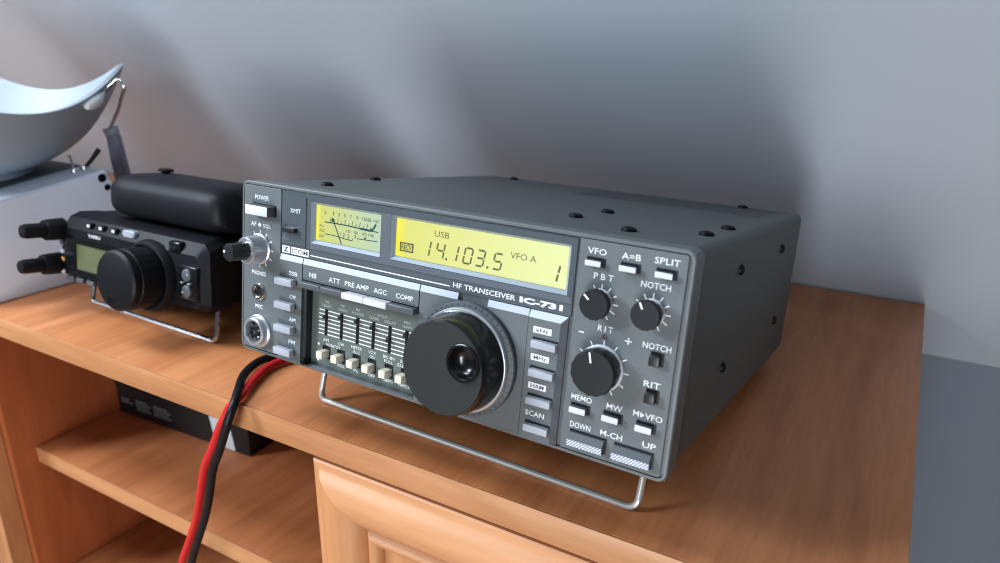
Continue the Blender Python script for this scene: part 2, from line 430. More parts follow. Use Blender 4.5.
# bezel and panels
bm = N()
plate(bm, -119.6, 119.6, .8, 90.4, .9, 8.2, [(-74.2, -1.6, 1.3, 45.5), (-70.2, -25.6, 65.2, 85.8), (-19.9, 71.1, 65.4, 86.0)])
def rim(bm, x0, x1, z0, z1, r, w, y0, y1):
    o, i = rrect(x0, x1, z0, z1, r, 6), rrect(x0 + w, x1 - w, z0 + w, z1 - w, max(r - w, .5), 6)
    ob = rrect(x0 + .5, x1 - .5, z0 + .5, z1 - .5, r - .3, 6)
    rings = [[bm.verts.new((p[0], y, p[1])) for p in s] for s, y in ((o, y1), (o, y0 + .5), (ob, y0), (i, y0), (i, y0 + 1.4))]
    n = len(o)
    for a, b in zip(rings, rings[1:]):
        for k in range(n): bm.faces.new((a[k], a[(k + 1) % n], b[(k + 1) % n], b[k]))
rim(bm, -120.5, 120.5, 0, H, 4.2, 1.5, -.2, 10)
link('front_bezel', bm, 'rim', R)
bm = N(); prism(bm, rrect(-118.8, -91.5, 1.9, 89.2, .8, 2), -.2, 1, .25); LP = link('left_panel', bm, 'panel', R)
bm = N(); prism(bm, rrect(74.4, 117.7, 1.9, 89.2, .8, 2), -.2, 1, .25); RP = link('right_panel', bm, 'panel', R)

# display window
WX = (-90.2, 73.6, 57.3, 88.9)
mh = (-68.4, -27.4, 67.0, 84.5); lh = (-18.1, 69.3, 67.2, 84.7); W_ = 1.7
bm = N()
plate(bm, WX[0], WX[1], 62.2, WX[3], -.6, 1.1, [(h[0] - W_, h[1] + W_, h[2] - W_, h[3] + W_ * .7) for h in (mh, lh)])
DW = link('display_window', bm, 'window', R, smooth=0)
bm = N()
for h in (mh, lh):
    o = [(h[0] - W_, h[2] - W_), (h[1] + W_, h[2] - W_), (h[1] + W_, h[3] + W_ * .7), (h[0] - W_, h[3] + W_ * .7)]; i = [(h[0], h[2]), (h[1], h[2]), (h[1], h[3]), (h[0], h[3])]
    a = [bm.verts.new((x, -.6, z)) for x, z in o]; b = [bm.verts.new((x, 1.4, z)) for x, z in i]
    for k in range(4): bm.faces.new((a[k], a[(k + 1) % 4], b[(k + 1) % 4], b[k]))
link('display_chamfer', bm, 'chamfer', DW, smooth=0)
bm = N(); plate(bm, WX[0], WX[1], 57.2, 62.1, -.35, 1.1); link('title_band', bm, 'band', DW, smooth=0)
bm = N(); flat(bm, -70, 73, 62.4, 65.1, -.63); flat(bm, -25.4, -20.1, 65.2, 86, -.63); link('hatched_band', bm, 'bandhatch', DW, smooth=0)
bm = N(); plate(bm, -88.6, -73.2, 62.6, 87.2, -1.0, -.6); link('transmit_lens', bm, 'window', DW, smooth=0)
bm = N(); box(bm, -87.6, -78.6, -3.6, -1, 68.9, 71.4, .3); link('transmit_switch', bm, 'dark', R)
# meter
bm = N(); plate(bm, mh[0] - .3, mh[1] + .3, mh[2] - .3, mh[3] + .3, 1.7, 2.2); MT = link('signal_meter', bm, 'meterface', R, smooth=0)
bm = N(); y = 1.62
pts = [(-63, 76.6), (-56, 76.75), (-48, 76.75), (-40, 76.45), (-34, 76.3), (-32, 77.4), (-30.6, 79.7)]
for k, (p, q) in enumerate(zip(pts, pts[1:])): bar2(bm, *p, *q, .55 if k < 3 else 1.0, y)
bar2(bm, -34, 76.3, -29, 76.2, .5, y)
for k, x in enumerate((-59.3, -56.9, -54.6, -52.3, -50, -47.7, -45.4, -43.1, -40.8, -38.4, -36.2, -34.2)):
    bar2(bm, x, 76.8, x + (x + 60) * .02 + .3, 79.4 if k % 2 == 0 else 78.2, .3, y)
for s, x, w in (('S', -62.7, 1.2), ('1', -57.4, .5), ('3', -53.9, 1.1), ('5', -50.0, 1.1), ('7', -46.2, 1.1), ('9', -42.2, 1.1), ('+20dB', -36.6, 6.2), ('+60', -30.6, 3.8)):
    text(bm, s, x, 81.3, w, 1.7, y)
for s, x, z, w in (('Po', -65.0, 74.4, 2.6), ('ALC', -64.6, 72.2, 3.8), ('10', -47.5, 74.1, 2.4), ('50', -42.5, 74.1, 2.6), ('80', -37.3, 74.2, 2.6), ('100', -33.2, 74.2, 3.4), ('SWR', -65.0, 69.4, 3.6), ('1.5', -51.0, 72.3, 2.8), ('2', -47.4, 72.0, 1.1), ('3', -43.1, 72.3, 1.1)):
    text(bm, s, x, z, w, 1.4, y)
pts = [(-62.6, 70.8), (-55, 70.7), (-50.6, 70.2), (-44.9, 69.9), (-44.6, 71.0)]
for p, q in zip(pts, pts[1:]): bar2(bm, *p, *q, .4, y)
bar2(bm, -52.5, 72.0, -29.5, 72.0, .0 + .35, y) if False else bar2(bm, -42, 71.4, -29.5, 71.8, .4, y)
for x in (-50.5, -47.2): bar2(bm, x, 70.2, x, 71.3, .3, y)
prism(bm, [(-36.8 + .7 * math.cos(t * PI / 4), 72.3 + .5 * math.sin(t * PI / 4)) for t in range(8)], y - .02, y + .02)
link('dial_scale', bm, 'dial_ink', MT, smooth=0)
bm = N(); bar2(bm, -57.4, 78.2, -51.5, 67.2, .6, 1.5); prism(bm, [(-57.6 + 1.0 * math.cos(t * PI / 5), 78.2 + 1.0 * math.sin(t * PI / 5)) for t in range(10)], 1.46, 1.5); link('needle', bm, 'dial_ink', MT, smooth=0)
bm = N(); flat(bm, *mh, 1.1); link('meter_glass', bm, 'glass', MT, smooth=0)
# lcd
bm = N(); plate(bm, lh[0] - .3, lh[1] + .3, lh[2] - .3, lh[3] + .3, 1.7, 2.2); LC = link('frequency_display', bm, 'lcd', R, smooth=0)
def seg7(bm, ch, x, z, w, h, t, y, sh=.12):
    S = {'0': 'abcdef', '1': 'bc', '3': 'abgcd', '4': 'fgbc', '5': 'afgcd'}[ch]
    g = t * .18
    def P(a, b): return (x + a + b * sh, z + b)
    L = {'a': ((g + t * .3, h), (w - g - t * .3, h)), 'd': ((g + t * .3, 0), (w - g - t * .3, 0)), 'g': ((g + t * .4, h / 2), (w - g - t * .4, h / 2)), 'b': ((w, h / 2 + g * 2), (w, h - g)), 'c': ((w, g), (w, h / 2 - g * 2)), 'f': ((0, h / 2 + g * 2), (0, h - g)), 'e': ((0, g), (0, h / 2 - g * 2))}
    for s in S:
        (a, b), (c, d) = L[s]; p, q = P(a, b), P(c, d); bar2(bm, *p, *q, t, y)
bm = N(); y = 1.6
# positions follow the display: 14.103.5
DZ, DH = 69.9, 6.8
for ch, xr in (('1', .5), ('4', 8.2), ('1', 15.4), ('0', 22.9), ('3', 29.2), ('5', 38.0)):
    w_d = 3.9 if ch != '1' else .2
    seg7(bm, ch, xr - w_d, DZ, w_d, DH, .85, y, .18)
for x in (10.2, 31.8): flat(bm, x - .5, x + .5, DZ - .45, DZ + .65, y)
text(bm, 'USB', 7.2, 80.5, 7.9, 2.7, y)
text(bm, 'VFO A', 48.7, 77.1, 12.4, 2.7, y)
seg7(bm, '1', 64.5, 69.7, .2, 6.8, .95, y, .18)
x0, x1, z0, z1 = -15.9, -8.0, 69.7, 74.0
for a_, b_, c_, d_ in ((x0, x1, z0, z0 + .7), (x0, x1, z1 - .7, z1), (x0, x0 + .9, z0, z1), (x1 - .9, x1, z0, z1)): flat(bm, a_, b_, c_, d_, y)
text(bm, 'RECV', (x0 + x1) / 2, (z0 + z1) / 2, 5.7, 2.5, y, bold=.03)
link('display_digits', bm, 'segment', LC, smooth=0)
bm = N(); flat(bm, *lh, 1.1); link('display_glass', bm, 'glass', LC, smooth=0)
# window lettering
bm = N()
text(bm, 'XMIT', -80.4, 79.8, 7.2, 2.2, -1.06)
flat(bm, -70, 14.5, 58.7, 59.2, -.40)
text(bm, 'HF TRANSCEIVER', 32, 59.9, 31.5, 2.3, -.40, bold=.012)
text(bm, 'IC-731', 59.8, 59.9, 20, 2.6, -.40, bold=.05)
link('title_lettering', bm, 'white', DW, smooth=0)
bm = N(); flat(bm, -89.7, -84.4, 57.7, 61.3, -.42); flat(bm, -83.4, -71.2, 57.7, 61.3, -.42); link('badge', bm, 'white', DW, smooth=0)
bm = N(); text(bm, 'ICOM', -77.3, 59.5, 10.9, 2.3, -.46, bold=.01)
bar2(bm, -88.6, 60.5, -85.6, 60.5, .5, -.46); bar2(bm, -88.6, 58.5, -85.6, 58.5, .5, -.46); bar2(bm, -86.2, 60.6, -88.0, 58.4, .9, -.46)
link('badge_lettering', bm, 'ink', DW, smooth=0)

# lower front: raised panels with silver sloped tops
def lower_panel(name, x0, x1, z0, z1=53.9, yf=-.9, gap=None, cut=0, m='panel', right=0):
    bm = N(); prism(bm, [(x0, z0), (x1 - right, z0), (x1 - right, z1), (x0, z1)], yf, 1)
    if right:
        loft(bm, [[(x1 - right, yf, z0), (x1 - right, yf, z1), (x1 - right, 1, z1), (x1 - right, 1, z0)], [(x1, -.2, z0), (x1, -.2, z1 + 2.9), (x1, 1, z1 + 2.9), (x1, 1, z0)]], mi=1)
    o = link(name, bm, [m, 'keydark'], R, smooth=20)
    bm = N()
    for a, b in ([(x0, x1)] if not gap else [(x0, gap[0]), (gap[1], x1)]):
        br = b - (right if b == x1 else 0)
        loft(bm, [[(a, yf, z1), (br, yf, z1), (b, -.2, z1 + 2.9), (a, -.2, z1 + 2.9)], [(a, 1, z1), (br, 1, z1), (b, 1, z1 + 2.9), (a, 1, z1 + 2.9)]])
    link('silver_strip', bm, 'silver', o, smooth=0)
    return o
MP = lower_panel('mode_panel', -90.8, -74.9, 1.9)
FP = lower_panel('function_panel', -74.3, -1.6, 46.2)
KP = lower_panel('tuning_panel', -1.0, 55.0, 1.9, gap=(19.4, 34.9))
BP = lower_panel('band_panel', 55.6, 72.8, 1.9, yf=-1.7, right=2.6)

def key(name, x0, x1, z0, z1, y0, y1, mats=('keydark', 'keylight'), bev=.45, parent=R):
    bm = N(); box(bm, x0, x1, y1, y0, z0, z1, bev, 2, front=1)
    o = link(name, bm, list(mats), parent); return o
def socket(x0, x1, z0, z1, y, e=.55):
    b = N(); flat(b, x0 - .25, x1 + e, z0 - .35, z1 + e, y); link('button_socket', b, 'black', RP if x0 > 0 else LP, smooth=0)
# power switch
key('power_button', -111.5, -95.2, 74.8, 79.9, 0, -6, bev=.5)
socket(-111.5, -95.2, 74.8, 79.9, -.26)
# mode buttons
for z in (43.5, 31.0, 18.8, 6.6): key('mode_button', -90.2, -78.1, z - 1.85, z + 1.85, -1.5, -5.3, ('keygrey', 'keygrey'))
# function bar buttons
for a, b, lit in ((-74.2, -59.7, 0), (-59.6, -44.6, 0), (-44.5, -30.85, 1), (-30.75, -17.0, 1), (-16.8, -1.7, 0)):
    bm = N(); box(bm, a, b, -5.2 if lit else -4.4, 2, 42.6, 45.7, .5, 3); link('function_bar', bm, 'keylight' if lit else 'keydark', R)  # paler colour on two bars stands for the light they catch
# band buttons
for z in (43.6, 31.4, 19.3, 7.3): key('band_button', 58.8, 70.2, z - 1.6, z + 1.6, -1, -4.6, ('keygrey', 'keygrey'))
bm = N()
for z in (43.6, 31.4, 19.3, 7.3): flat(bm, 58.4, 70.1, z - 1.9, z + 2.4, -1.74)
link('button_slot', bm, 'black', BP, smooth=0)
# small keys on right panel
for x0, x1, z0, z1 in ((78.2, 85.0, 79.4, 81.8), (92.2, 99.2, 79.5, 81.9), (106.3, 113.3, 79.5, 82.0), (78.1, 85.4, 18.9, 21.7), (92.3, 99.4, 19.2, 22.0), (106.1, 113.0, 19.0, 21.9)):
    key('push_button', x0, x1, z0, z1, 0, -3.2); socket(x0, x1, z0, z1, -.26, .9)
for z in (48.0, 33.2):
    bm = N(); box(bm, 108.3, 112.5, -3.4, 0, z - 2.0, z + 2.2, .4); link('square_button', bm, 'dark', R); socket(108.3, 112.5, z - 2.0, z + 2.2, -.26, .9)
for a, b in ((78.8, 94.1), (98.2, 113.8)):
    bm = N()
    loft(bm, [[(x, -.1, 4.8), (x, -3.1, 4.9), (x, -3.3, 7.6), (x, -1.5, 10.3), (x, -.1, 10.4)] for x in (a, b)])
    for f in bm.faces:
        f.material_index = 0
    bm.normal_update()
    for f in bm.faces:
        c = f.calc_center_median()
        if c.y < -2.9 and len(f.verts) == 4: f.material_index = 1
    link('channel_button', bm, ['keydark', 'hatch'], R, smooth=0); socket(a, b, 4.8, 10.4, -.26, .8)
# slide control recess
bm = N(); plate(bm, -74.1, -1.7, 1.4, 45.4, 4.0, 5.0); RE = link('slider_panel', bm, 'recess', R, smooth=0)
bm = N(); box(bm, -73.9, -71.8, -.4, 4, 1.6, 42.2, .4); link('recess_wall', bm, 'dark', RE)
bm = N(); box(bm, -71.7, -1.7, .6, 4.5, 0.9, 1.9, .2); link('recess_sill', bm, 'rim', RE)
bm = N(); lathe(bm, [(1.6, 0), (1.6, 1.2), (1.2, 1.8), (0.001, 2)], -72.2, 3.2, -.4, 16); link('hinge_pin', bm, 'screw', RE)
SX = (-62, -51.7, -41.1, -31, -20.85, -10.7)
bm = N()
edges = [-67.0] + [e for x in SX for e in (x - 1.1, x + 1.1)] + [-3.5]
for k in range(7):
    z = 31.5 - k * 2.05
    for a, b in zip(edges[::2], edges[1::2]): flat(bm, a, b, z - .27, z + .27, 3.95)
link('scale_lines', bm, 'white', RE, smooth=0)
for x, nub in zip(SX, (28.5, 30.3, 30.6, 29.6, 25.6, 30.2)):
    bm = N(); box(bm, x - .85, x + .85, 3.85, 4.05, 18.6, 32.2); s_ = link('slider_slot', bm, 'black', RE, smooth=0)
    bm = N(); box(bm, x - .8, x + .8, 1.6, 3.9, nub - 1, nub + 1, .25); link('slider_tab', bm, 'dark', s_)
for x in (-61.2, -51.3, -41, -31, -20.4, -10.4):
    bm = N(); box(bm, x - 2.0, x + 2.0, -1.6, 4, 7.5, 11.3, .3); box(bm, x - 2.6, x + 2.6, 3.9, 4.05, 6.6, 13.2, mi=1); link('slide_switch', bm, ['beige', 'black'], R)
bm = N()
for s, x, z, w, h in (('NB', -61.7, 36.0, 2.6, 1.2), ('LEVEL', -61.7, 34.0, 7.2, 1.4), ('RF', -51.3, 36.0, 2.6, 1.2), ('GAIN', -51.3, 34.0, 5.8, 1.4), ('RF', -41.3, 36.0, 2.6, 1.2), ('POWER', -41.3, 34.0, 8, 1.4), ('- VOX -', -26, 36.0, 10, 1.2), ('GAIN', -31, 34.0, 5.8, 1.4), ('DELAY', -21, 34.0, 7, 1.4), ('MIC', -10.7, 36, 3.8, 1.2), ('GAIN', -10.7, 34.0, 5.8, 1.4)):
    text(bm, s, x, z, w, h, 3.93)
link('slider_lettering', bm, 'dimwhite', RE, smooth=0)
bm = N()
for s, x, z, w in (('AM', -61.9, 16.2, 3.8), ('CW', -51.6, 16.2, 4), ('METER', -41.3, 16.6, 7), ('ALC', -41.3, 14.4, 4.6), ('VOX', -31.2, 16.6, 4.8), ('ON', -31.2, 14.4, 3), ('BK-IN', -20.9, 16.6, 7), ('FULL', -20.9, 14.4, 5.2), ('SPL', -11.5, 16.6, 4.6), ('ELE', -13.2, 14.4, 4),
                  ('WIDE', -51.3, 4.9, 5.2), ('Po', -41, 4.9, 3), ('OFF', -31, 4.9, 4.4), ('SEMI', -20.6, 4.9, 5.6), ('MANUAL', -9.6, 4.9, 9)):
    text(bm, s, x, z, w, 1.5, 3.93)
text(bm, 'MONITOR', -56.7, 14.0, 9.5, 1.5, 3.93)
for z in (13.2, 4.6): flat(bm, -67.4, -66.2, z - .5, z + .5, 3.93)
link('switch_lettering', bm, 'white', RE, smooth=0)
# panel lettering
bm = N()
for s, x, z, w in (('POWER', -105.4, 83.4, 10.2), ('AF', -111.4, 69.3, 4.2), ('SQL', -101.5, 69.0, 5.6), ('PHONES', -107, 43.6, 10.5), ('MIC', -106.5, 25.6, 5.6)):
    text(bm, s, x, z, w, 2.3, -.26, bold=.01)
prism(bm, [(-108.2, 69.2), (-106.8, 67.9), (-105.4, 69.2), (-106.8, 70.5)], -.28, -.22)
ticks(bm, -106.3, 56.7, 8.1, 9.9, .55, -.26, 13, -180, 180)
link('panel_lettering', bm, 'white', LP, smooth=0)
bm = N()
for s, z, w in (('SSB', 47.8, 5.8), ('CW', 35.7, 4.6), ('AM', 23.7, 4.6), ('FM', 11.7, 4.6)): text(bm, s, -81.0, z, w, 2.1, -.96, bold=.01)
link('panel_lettering', bm, 'white', MP, smooth=0)
bm = N()
for s, x, w in (('NB', -67.3, 4.8), ('ATT', -53, 7.4), ('PRE AMP', -38.6, 15), ('AGC', -24, 7.8), ('COMP', -9.6, 10)): text(bm, s, x, 49.3, w, 2.4, -.96, bold=.008)
link('panel_lettering', bm, 'white', FP, smooth=0)
bm = N()
for z in (49.2, 37.5, 25.2): flat(bm, 58.2, 66.6, z - 1.35, z + 1.35, -1.76)
text(bm, 'SCAN', 62.5, 13.1, 8.9, 2.3, -1.76, bold=.01)
link('panel_lettering', bm, 'white', BP, smooth=0)
bm = N()
for s, z, w in (('kHz', 49.0, 5.4), ('MHz', 37.3, 5.8), ('HAM', 25.0, 6.2)): text(bm, s, 62.4, z + .2, w, 1.8, -1.79, bold=.015)
link('tab_lettering', bm, 'ink', BP, smooth=0)
bm = N()
for s, x, z, w in (('VFO', 81.8, 85.1, 7.9), ('A=B', 95.8, 85.2, 7.6), ('SPLIT', 109.8, 85.6, 9.8), ('P B T', 85.6, 75.6, 8.2), ('NOTCH', 106.6, 75.9, 11.6), ('R I T', 88.8, 55.4, 6.2), ('NOTCH', 110, 52.9, 11.2), ('RIT', 110, 37.9, 6.6),
                   ('MEMO', 82.1, 24.9, 9), ('MW', 96.3, 24.9, 6.6), ('VFO', 112.4, 25.1, 6.9), ('M', 105.3, 25.1, 2.4), ('DOWN', 82.8, 13.2, 9), ('M-CH', 96.3, 13.3, 9.3), ('UP', 112, 13.6, 5.4)):
    text(bm, s, x, z, w, 2.45, -.26, bold=.006)
prism(bm, [(107.0, 24.0), (108.7, 25.1), (107.0, 26.2)], -.28, -.22)
flat(bm, 77.8, 80.0, 51.9, 52.4, -.26); flat(bm, 97.2, 100, 52.4, 52.9, -.26); flat(bm, 98.35, 98.85, 51.3, 54, -.26)
for cx_, cz_, r in ((85.45, 65.5, 5.2), (106.2, 65.7, 5.4), (88.9, 39.5, 9.4)): ticks(bm, cx_, cz_, r, r + 2.05, .5, -.26)
link('panel_lettering', bm, 'white', RP, smooth=0)
bm = N(); box(bm, 87.8, 89.5, -.7, 0, 51.6, 53.2, .15); link('indicator_light', bm, 'led', R)
# knobs
def flutes(n, d): return lambda a, k: 1 + d * math.cos(n * a)
def pot(name, cx, cz, r, h, skirt, ang):
    bm = N(); lathe(bm, [(skirt, 0), (skirt, .9), (skirt - .5, 1.3), (r * .7, 1.35)], cx, cz, -.2, 48); sko = None
    ring = link(name, bm, 'keylight', R)
    bm = N(); lathe(bm, [(skirt - 1.0, 1.2), (skirt - .8, 2.2), (r * 1.0, h * .6), (r * 1.0, h - .5), (r * .96, h), (0.001, h)], cx, cz, -.2, 60, mod=lambda a, k: 1 + (.022 * math.cos(15 * a) if 0 < k < 4 else 0))
    link('knob_cap', bm, 'keycap_black', ring)
    bm = N(); a = math.radians(ang); y = -.2 - h - .04
    bar2(bm, cx + r * .45 * math.cos(a), cz + r * .45 * math.sin(a), cx + r * .92 * math.cos(a), cz + r * .92 * math.sin(a), .75, y)
    link('pointer', bm, 'white', ring, smooth=0)
M['keycap_black'] = mat('knob_black', (.020, .0225, .025), .36)
pot('passband_knob', 85.5, 65.6, 6.0, 7.2, 5.3, 140); pot('notch_knob', 106.2, 65.7, 5.7, 7.5, 5.4, 118); pot('tuning_offset_knob', 88.9, 39.5, 9.1, 9.2, 9.5, 103)
# volume / squelch double knob
bm = N(); lathe(bm, [(8.0, 0), (8.0, 1.0), (7.4, 1.4), (7.2, 4), (6.9, 9.2), (6.4, 9.9), (4.6, 10)], -106.3, 56.7, -.2, 64, mod=lambda a, k: 1 + (.012 * math.cos(32 * a) if 2 < k < 5 else 0), capend=True)
vk = link('volume_knob', bm, 'alu', R)
bm = N(); lathe(bm, [(4.7, 9.6), (4.5, 19.4), (4.0, 20.2), (0.001, 20.4)], -106.3, 56.7, -.2, 40, mod=lambda a, k: 1 + (.03 * math.cos(12 * a) if k < 2 else 0)); link('squelch_knob', bm, 'keycap_black', vk)
bm = N(); lathe(bm, [(.7, 20.1), (.7, 20.5), (0.001, 20.5)], -108.8, 57.0, -.2, 12); link('pointer', bm, 'white', vk)
# phones jack
bm = N(); lathe(bm, [(4.6, 0), (4.6, .9), (4.2, 1.4), (3.2, 1.5), (2.8, 1.0), (2.7, 0)], -106.4, 33.8, -.2, 36, capend=False); pj = link('headphone_jack', bm, 'chrome', R)
bm = N(); lathe(bm, [(2.8, .15), (0.001, .1)], -106.4, 33.8, -.2, 24); link('jack_hole', bm, 'black', pj)
# mic connector
mcx, mcz = -106.0, 12.4
bm = N(); lathe(bm, [(8.9, 0), (8.9, 1.0), (8.3, 1.5), (7.7, 1.6), (7.5, 4.2), (7.1, 4.6), (6.1, 4.6), (5.9, 4.1), (5.9, 1)], mcx, mcz, -.2, 48, capend=False); mcn = link('microphone_connector', bm, 'alu', R)
bm = N(); lathe(bm, [(6, 1.4), (0.001, 1.4)], mcx, mcz, -.2, 32); link('connector_core', bm, 'black', mcn)
for k in range(8):
    a = 2 * PI * k / 7 + .3; r = 3.7 if k < 7 else 0
    bm = N(); lathe(bm, [(.55, 1.3), (.55, 3.6), (.3, 4.0), (0.001, 4.0)], mcx + r * math.cos(a), mcz + r * math.sin(a), -.2, 10); link('contact_pin', bm, 'chrome', mcn)
# main tuning knob
kx, kz = 26.5, 28.8
bm = N(); lathe(bm, [(25.6, 0), (25.6, 2.3), (25.2, 2.8), (23.0, 3.3)], kx, kz, -.9, 120, mod=lambda a, k: 1); TK = link('tuning_knob', bm, 'keydark', R)
bm = N()
for k in range(50):
    a = 2 * PI * k / 50
    q0, q1 = 25.1, 23.9
    f = bm.faces.new([bm.verts.new((kx + r_ * math.cos(a + d_), -.9 - h_, kz + r_ * math.sin(a + d_))) for r_, h_, d_ in ((q0, 2.87, -.008), (q0, 2.87, .008), (q1, 3.13, .008), (q1, 3.13, -.008))])
link('skirt_marks', bm, 'black', TK, smooth=0)
bm = N(); lathe(bm, [(23.3, 2.4), (23.2, 4.2), (22.8, 4.8), (22.2, 4.9)], kx, kz, -1.6, 120); link('silver_ring', bm, 'alu', TK)
bm = N(); prof = [(22.3, 5.0), (22.1, 6.0), (21.6, 12.0), (20.9, 17.2), (20.3, 18.3)]
lathe(bm, prof, kx, kz, -1.6, 96, capend=False)
link('knob_grip', bm, 'gloss', TK)
bm = N(); dx, dz, hr = kx + 10.8, kz + 4.9, 7.8
yf = -1.6 - 18.6
oc = [bm.verts.new((kx + 20.0 * math.cos(2 * PI * i / 96), yf, kz + 20.0 * math.sin(2 * PI * i / 96))) for i in range(96)]
ic = [bm.verts.new((dx + hr * math.cos(2 * PI * i / 48), yf, dz + hr * math.sin(2 * PI * i / 48))) for i in range(48)]
ob = [bm.verts.new((kx + 20.4 * math.cos(2 * PI * i / 96), yf + .5, kz + 20.4 * math.sin(2 * PI * i / 96))) for i in range(96)]
E_ = [bm.edges.new((oc[i], oc[(i + 1) % 96])) for i in range(96)] + [bm.edges.new((ic[i], ic[(i + 1) % 48])) for i in range(48)]
bmesh.ops.triangle_fill(bm, edges=E_, use_beauty=True)
for i in range(96): bm.faces.new((oc[i], oc[(i + 1) % 96], ob[(i + 1) % 96], ob[i]))
link('knob_face', bm, 'knobface', TK, smooth=30)
bm = N(); lathe(bm, [(8.2, 18.5), (8.15, 19.3), (7.8, 19.6), (7.0, 19.5), (6.4, 18.8), (5.9, 17.3), (4.9, 16.0), (3.2, 15.1), (1.5, 14.8), (0.001, 14.7)], dx, dz, -1.6, 56)
link('finger_dimple', bm, 'gloss', TK, smooth=40)

# ------------------------------------------------------------------ power leads
def w_(l): return RMW @ (Vector(l) * MM)
pc = empty('power_cord', 'red and black twin power lead hanging over the worktop edge', 'cable')
blk = [(-.137, .2400, .045), (-.139, .262, .038), (-.152, .286, .014), (-.190, .298, .0040), (-.225, .280, .0035), (-.237, .235, .0035), (-.242, .15, .0035), (-.2585, .085, .0035), (-.2703, .052, .0035), (-.2722, .0430, .0038), (-.2690, .0310, .0042), (-.2615, .0185, .0052), (-.2500, .0055, .0062), (-.2412, -.0060, .0035), (-.2415, -.0105, -.0040), (-.2447, -.0115, -.0122), (-.2520, -.0115, -.0270), (-.2615, -.0112, -.0445), (-.2755, -.0098, -.0803), (-.3010, -.0085, -.1310), (-.318, -.009, -.18), (-.329, -.011, -.30), (-.321, -.013, -.46), (-.326, -.02, -.62), (-.356, -.06, -.738), (-.436, -.14, -.7465)]
red = [(-.127, .2400, .045), (-.129, .258, .036), (-.145, .277, .012), (-.185, .287, .0040), (-.215, .270, .0035), (-.2255, .235, .0035), (-.2290, .15, .0035), (-.2475, .085, .0035), (-.2600, .0530, .0034), (-.2612, .0380, .0034), (-.2556, .0225, .0034), (-.2500, .0115, .0034), (-.2463, .0045, .0036), (-.2450, -.0008, .0031), (-.2475, -.0042, -.0012), (-.2530, -.0042, -.0095), (-.2578, -.0042, -.0162), (-.2688, -.0042, -.0356), (-.2798, -.0042, -.0546), (-.2958, -.0042, -.0982), (-.3175, -.0048, -.1408), (-.332, -.006, -.18), (-.342, -.010, -.30), (-.335, -.012, -.46), (-.341, -.02, -.62), (-.372, -.06, -.738), (-.45, -.15, -.7465)]
bm = N(); tube(bm, smooth_path(blk, 8), .0026, 14); link('black_wire', bm, 'blackwire', pc, s=1, smooth=60)
bm = N(); tube(bm, smooth_path(red, 8), .0026, 14); link('red_wire', bm, 'redwire', pc, s=1, smooth=60)

# ------------------------------------------------------------------ second, black transceiver
t2 = math.radians(8.5)
FMW = Matrix.Translation((-.40, .038, .027)) @ Matrix.Rotation(-t2, 4, 'X')
F = empty('radio_transceiver', 'small black transceiver with ribbed dial and olive screen standing left of the grey one', 'radio', FMW)
bm = N(); prism(bm, rrect(-75, 75, 1.5, 49.5, 4, 4), 20, 178); link('case', bm, 'ft', F)
bm = N()
def sec(y, tl, tr, bl, br, top, bot, c):
    return [(bl + c, y, bot), (br - c, y, bot), (br, y, bot + c), (tr, y, top - c), (tr - c, y, top), (tl + c, y, top), (tl, y, top - c), (bl, y, bot + c)]
loft(bm, [sec(0, -74, 78, -80, 80, 39, 3, 4), sec(5, -78, 82.5, -84, 84.5, 47, 1, 5), sec(13, -79, 83, -84.5, 85, 50, 0, 5), sec(27, -77, 79, -80, 80, 50, 0, 5)])
link('front_panel', bm, 'ft', F)
bm = N(); plate(bm, -71, 8, 3.5, 33, -1.2, .2, [(-58, 3, 9, 28.6)]); link('screen_frame', bm, 'gloss', F, smooth=0)
bm = N(); flat(bm, -58, 3, 9, 28.6, -.3); link('screen', bm, 'ftlcd', F, smooth=0)
bm = N(); text(bm, 'YAESU', -35.5, 36.4, 15, 2.6, -.35, bold=.02); link('maker_lettering', bm, 'white', F, smooth=0)
bm = N(); lathe(bm, [(25.5, 0), (25.0, 3), (23.6, 5.2), (22.2, 5.4), (22.2, 4.4), (20.6, 4.2)], 30, 18.6, -.1, 80, capend=False); fd = link('dial_flange', bm, 'ft', F)
bm = N(); lathe(bm, [(20.6, 4), (20.7, 8), (20.7, 20.5), (20.2, 21), (20.2, 22), (20.6, 22.4), (20.6, 26.0), (19.4, 27.4), (18.6, 27.7), (0.001, 27.7)], 30, 18.6, -.1, 96, mod=lambda a, k: 1 + (.012 * max(-.3, math.cos(24 * a)) if k in (1, 2) else 0)); link('tuning_dial', bm, 'ft', fd)
bm = N(); lathe(bm, [(3.4, 27.6), (3.2, 28.1), (2.4, 27.9), (0.001, 27.75)], 26.0, 5.2, -.1, 20); link('finger_dimple', bm, 'gloss', fd)
for cx_, cz_, yb in ((-78.5, 36.5, 2), (-83, 9.5, 2)):
    bm = N(); lathe(bm, [(8.2, 0), (8.0, 6), (7.6, 13), (7.0, 14)], cx_, cz_, yb, 32, mod=lambda a, k: 1 + .03 * math.cos(12 * a)); kk = link('outer_knob', bm, 'ft', F)
    bm = N(); lathe(bm, [(5.4, 13.5), (5.3, 27), (4.5, 29.5), (0.001, 30)], cx_, cz_, yb, 28, mod=lambda a, k: 1 + .03 * math.cos(10 * a)); link('inner_knob', bm, 'ft', kk)
for x in (-43, -28.5, -13.5):
    bm = N(); box(bm, x - 3.2, x + 3.2, .2, 4, 41.6, 45.4, .8); b_ = link('top_button', bm, 'ft', F)
    bm = N(); flat(bm, x - 1.7, x + 1.7, 42.4, 44.6, .12); link('button_mark', bm, 'sticker', b_, smooth=0)
bm = N(); prism(bm, rrect(-3.5, 10.5, 41, 46.4, 2.6, 5), .2, 6, .8); link('oval_button', bm, 'keygrey', F)
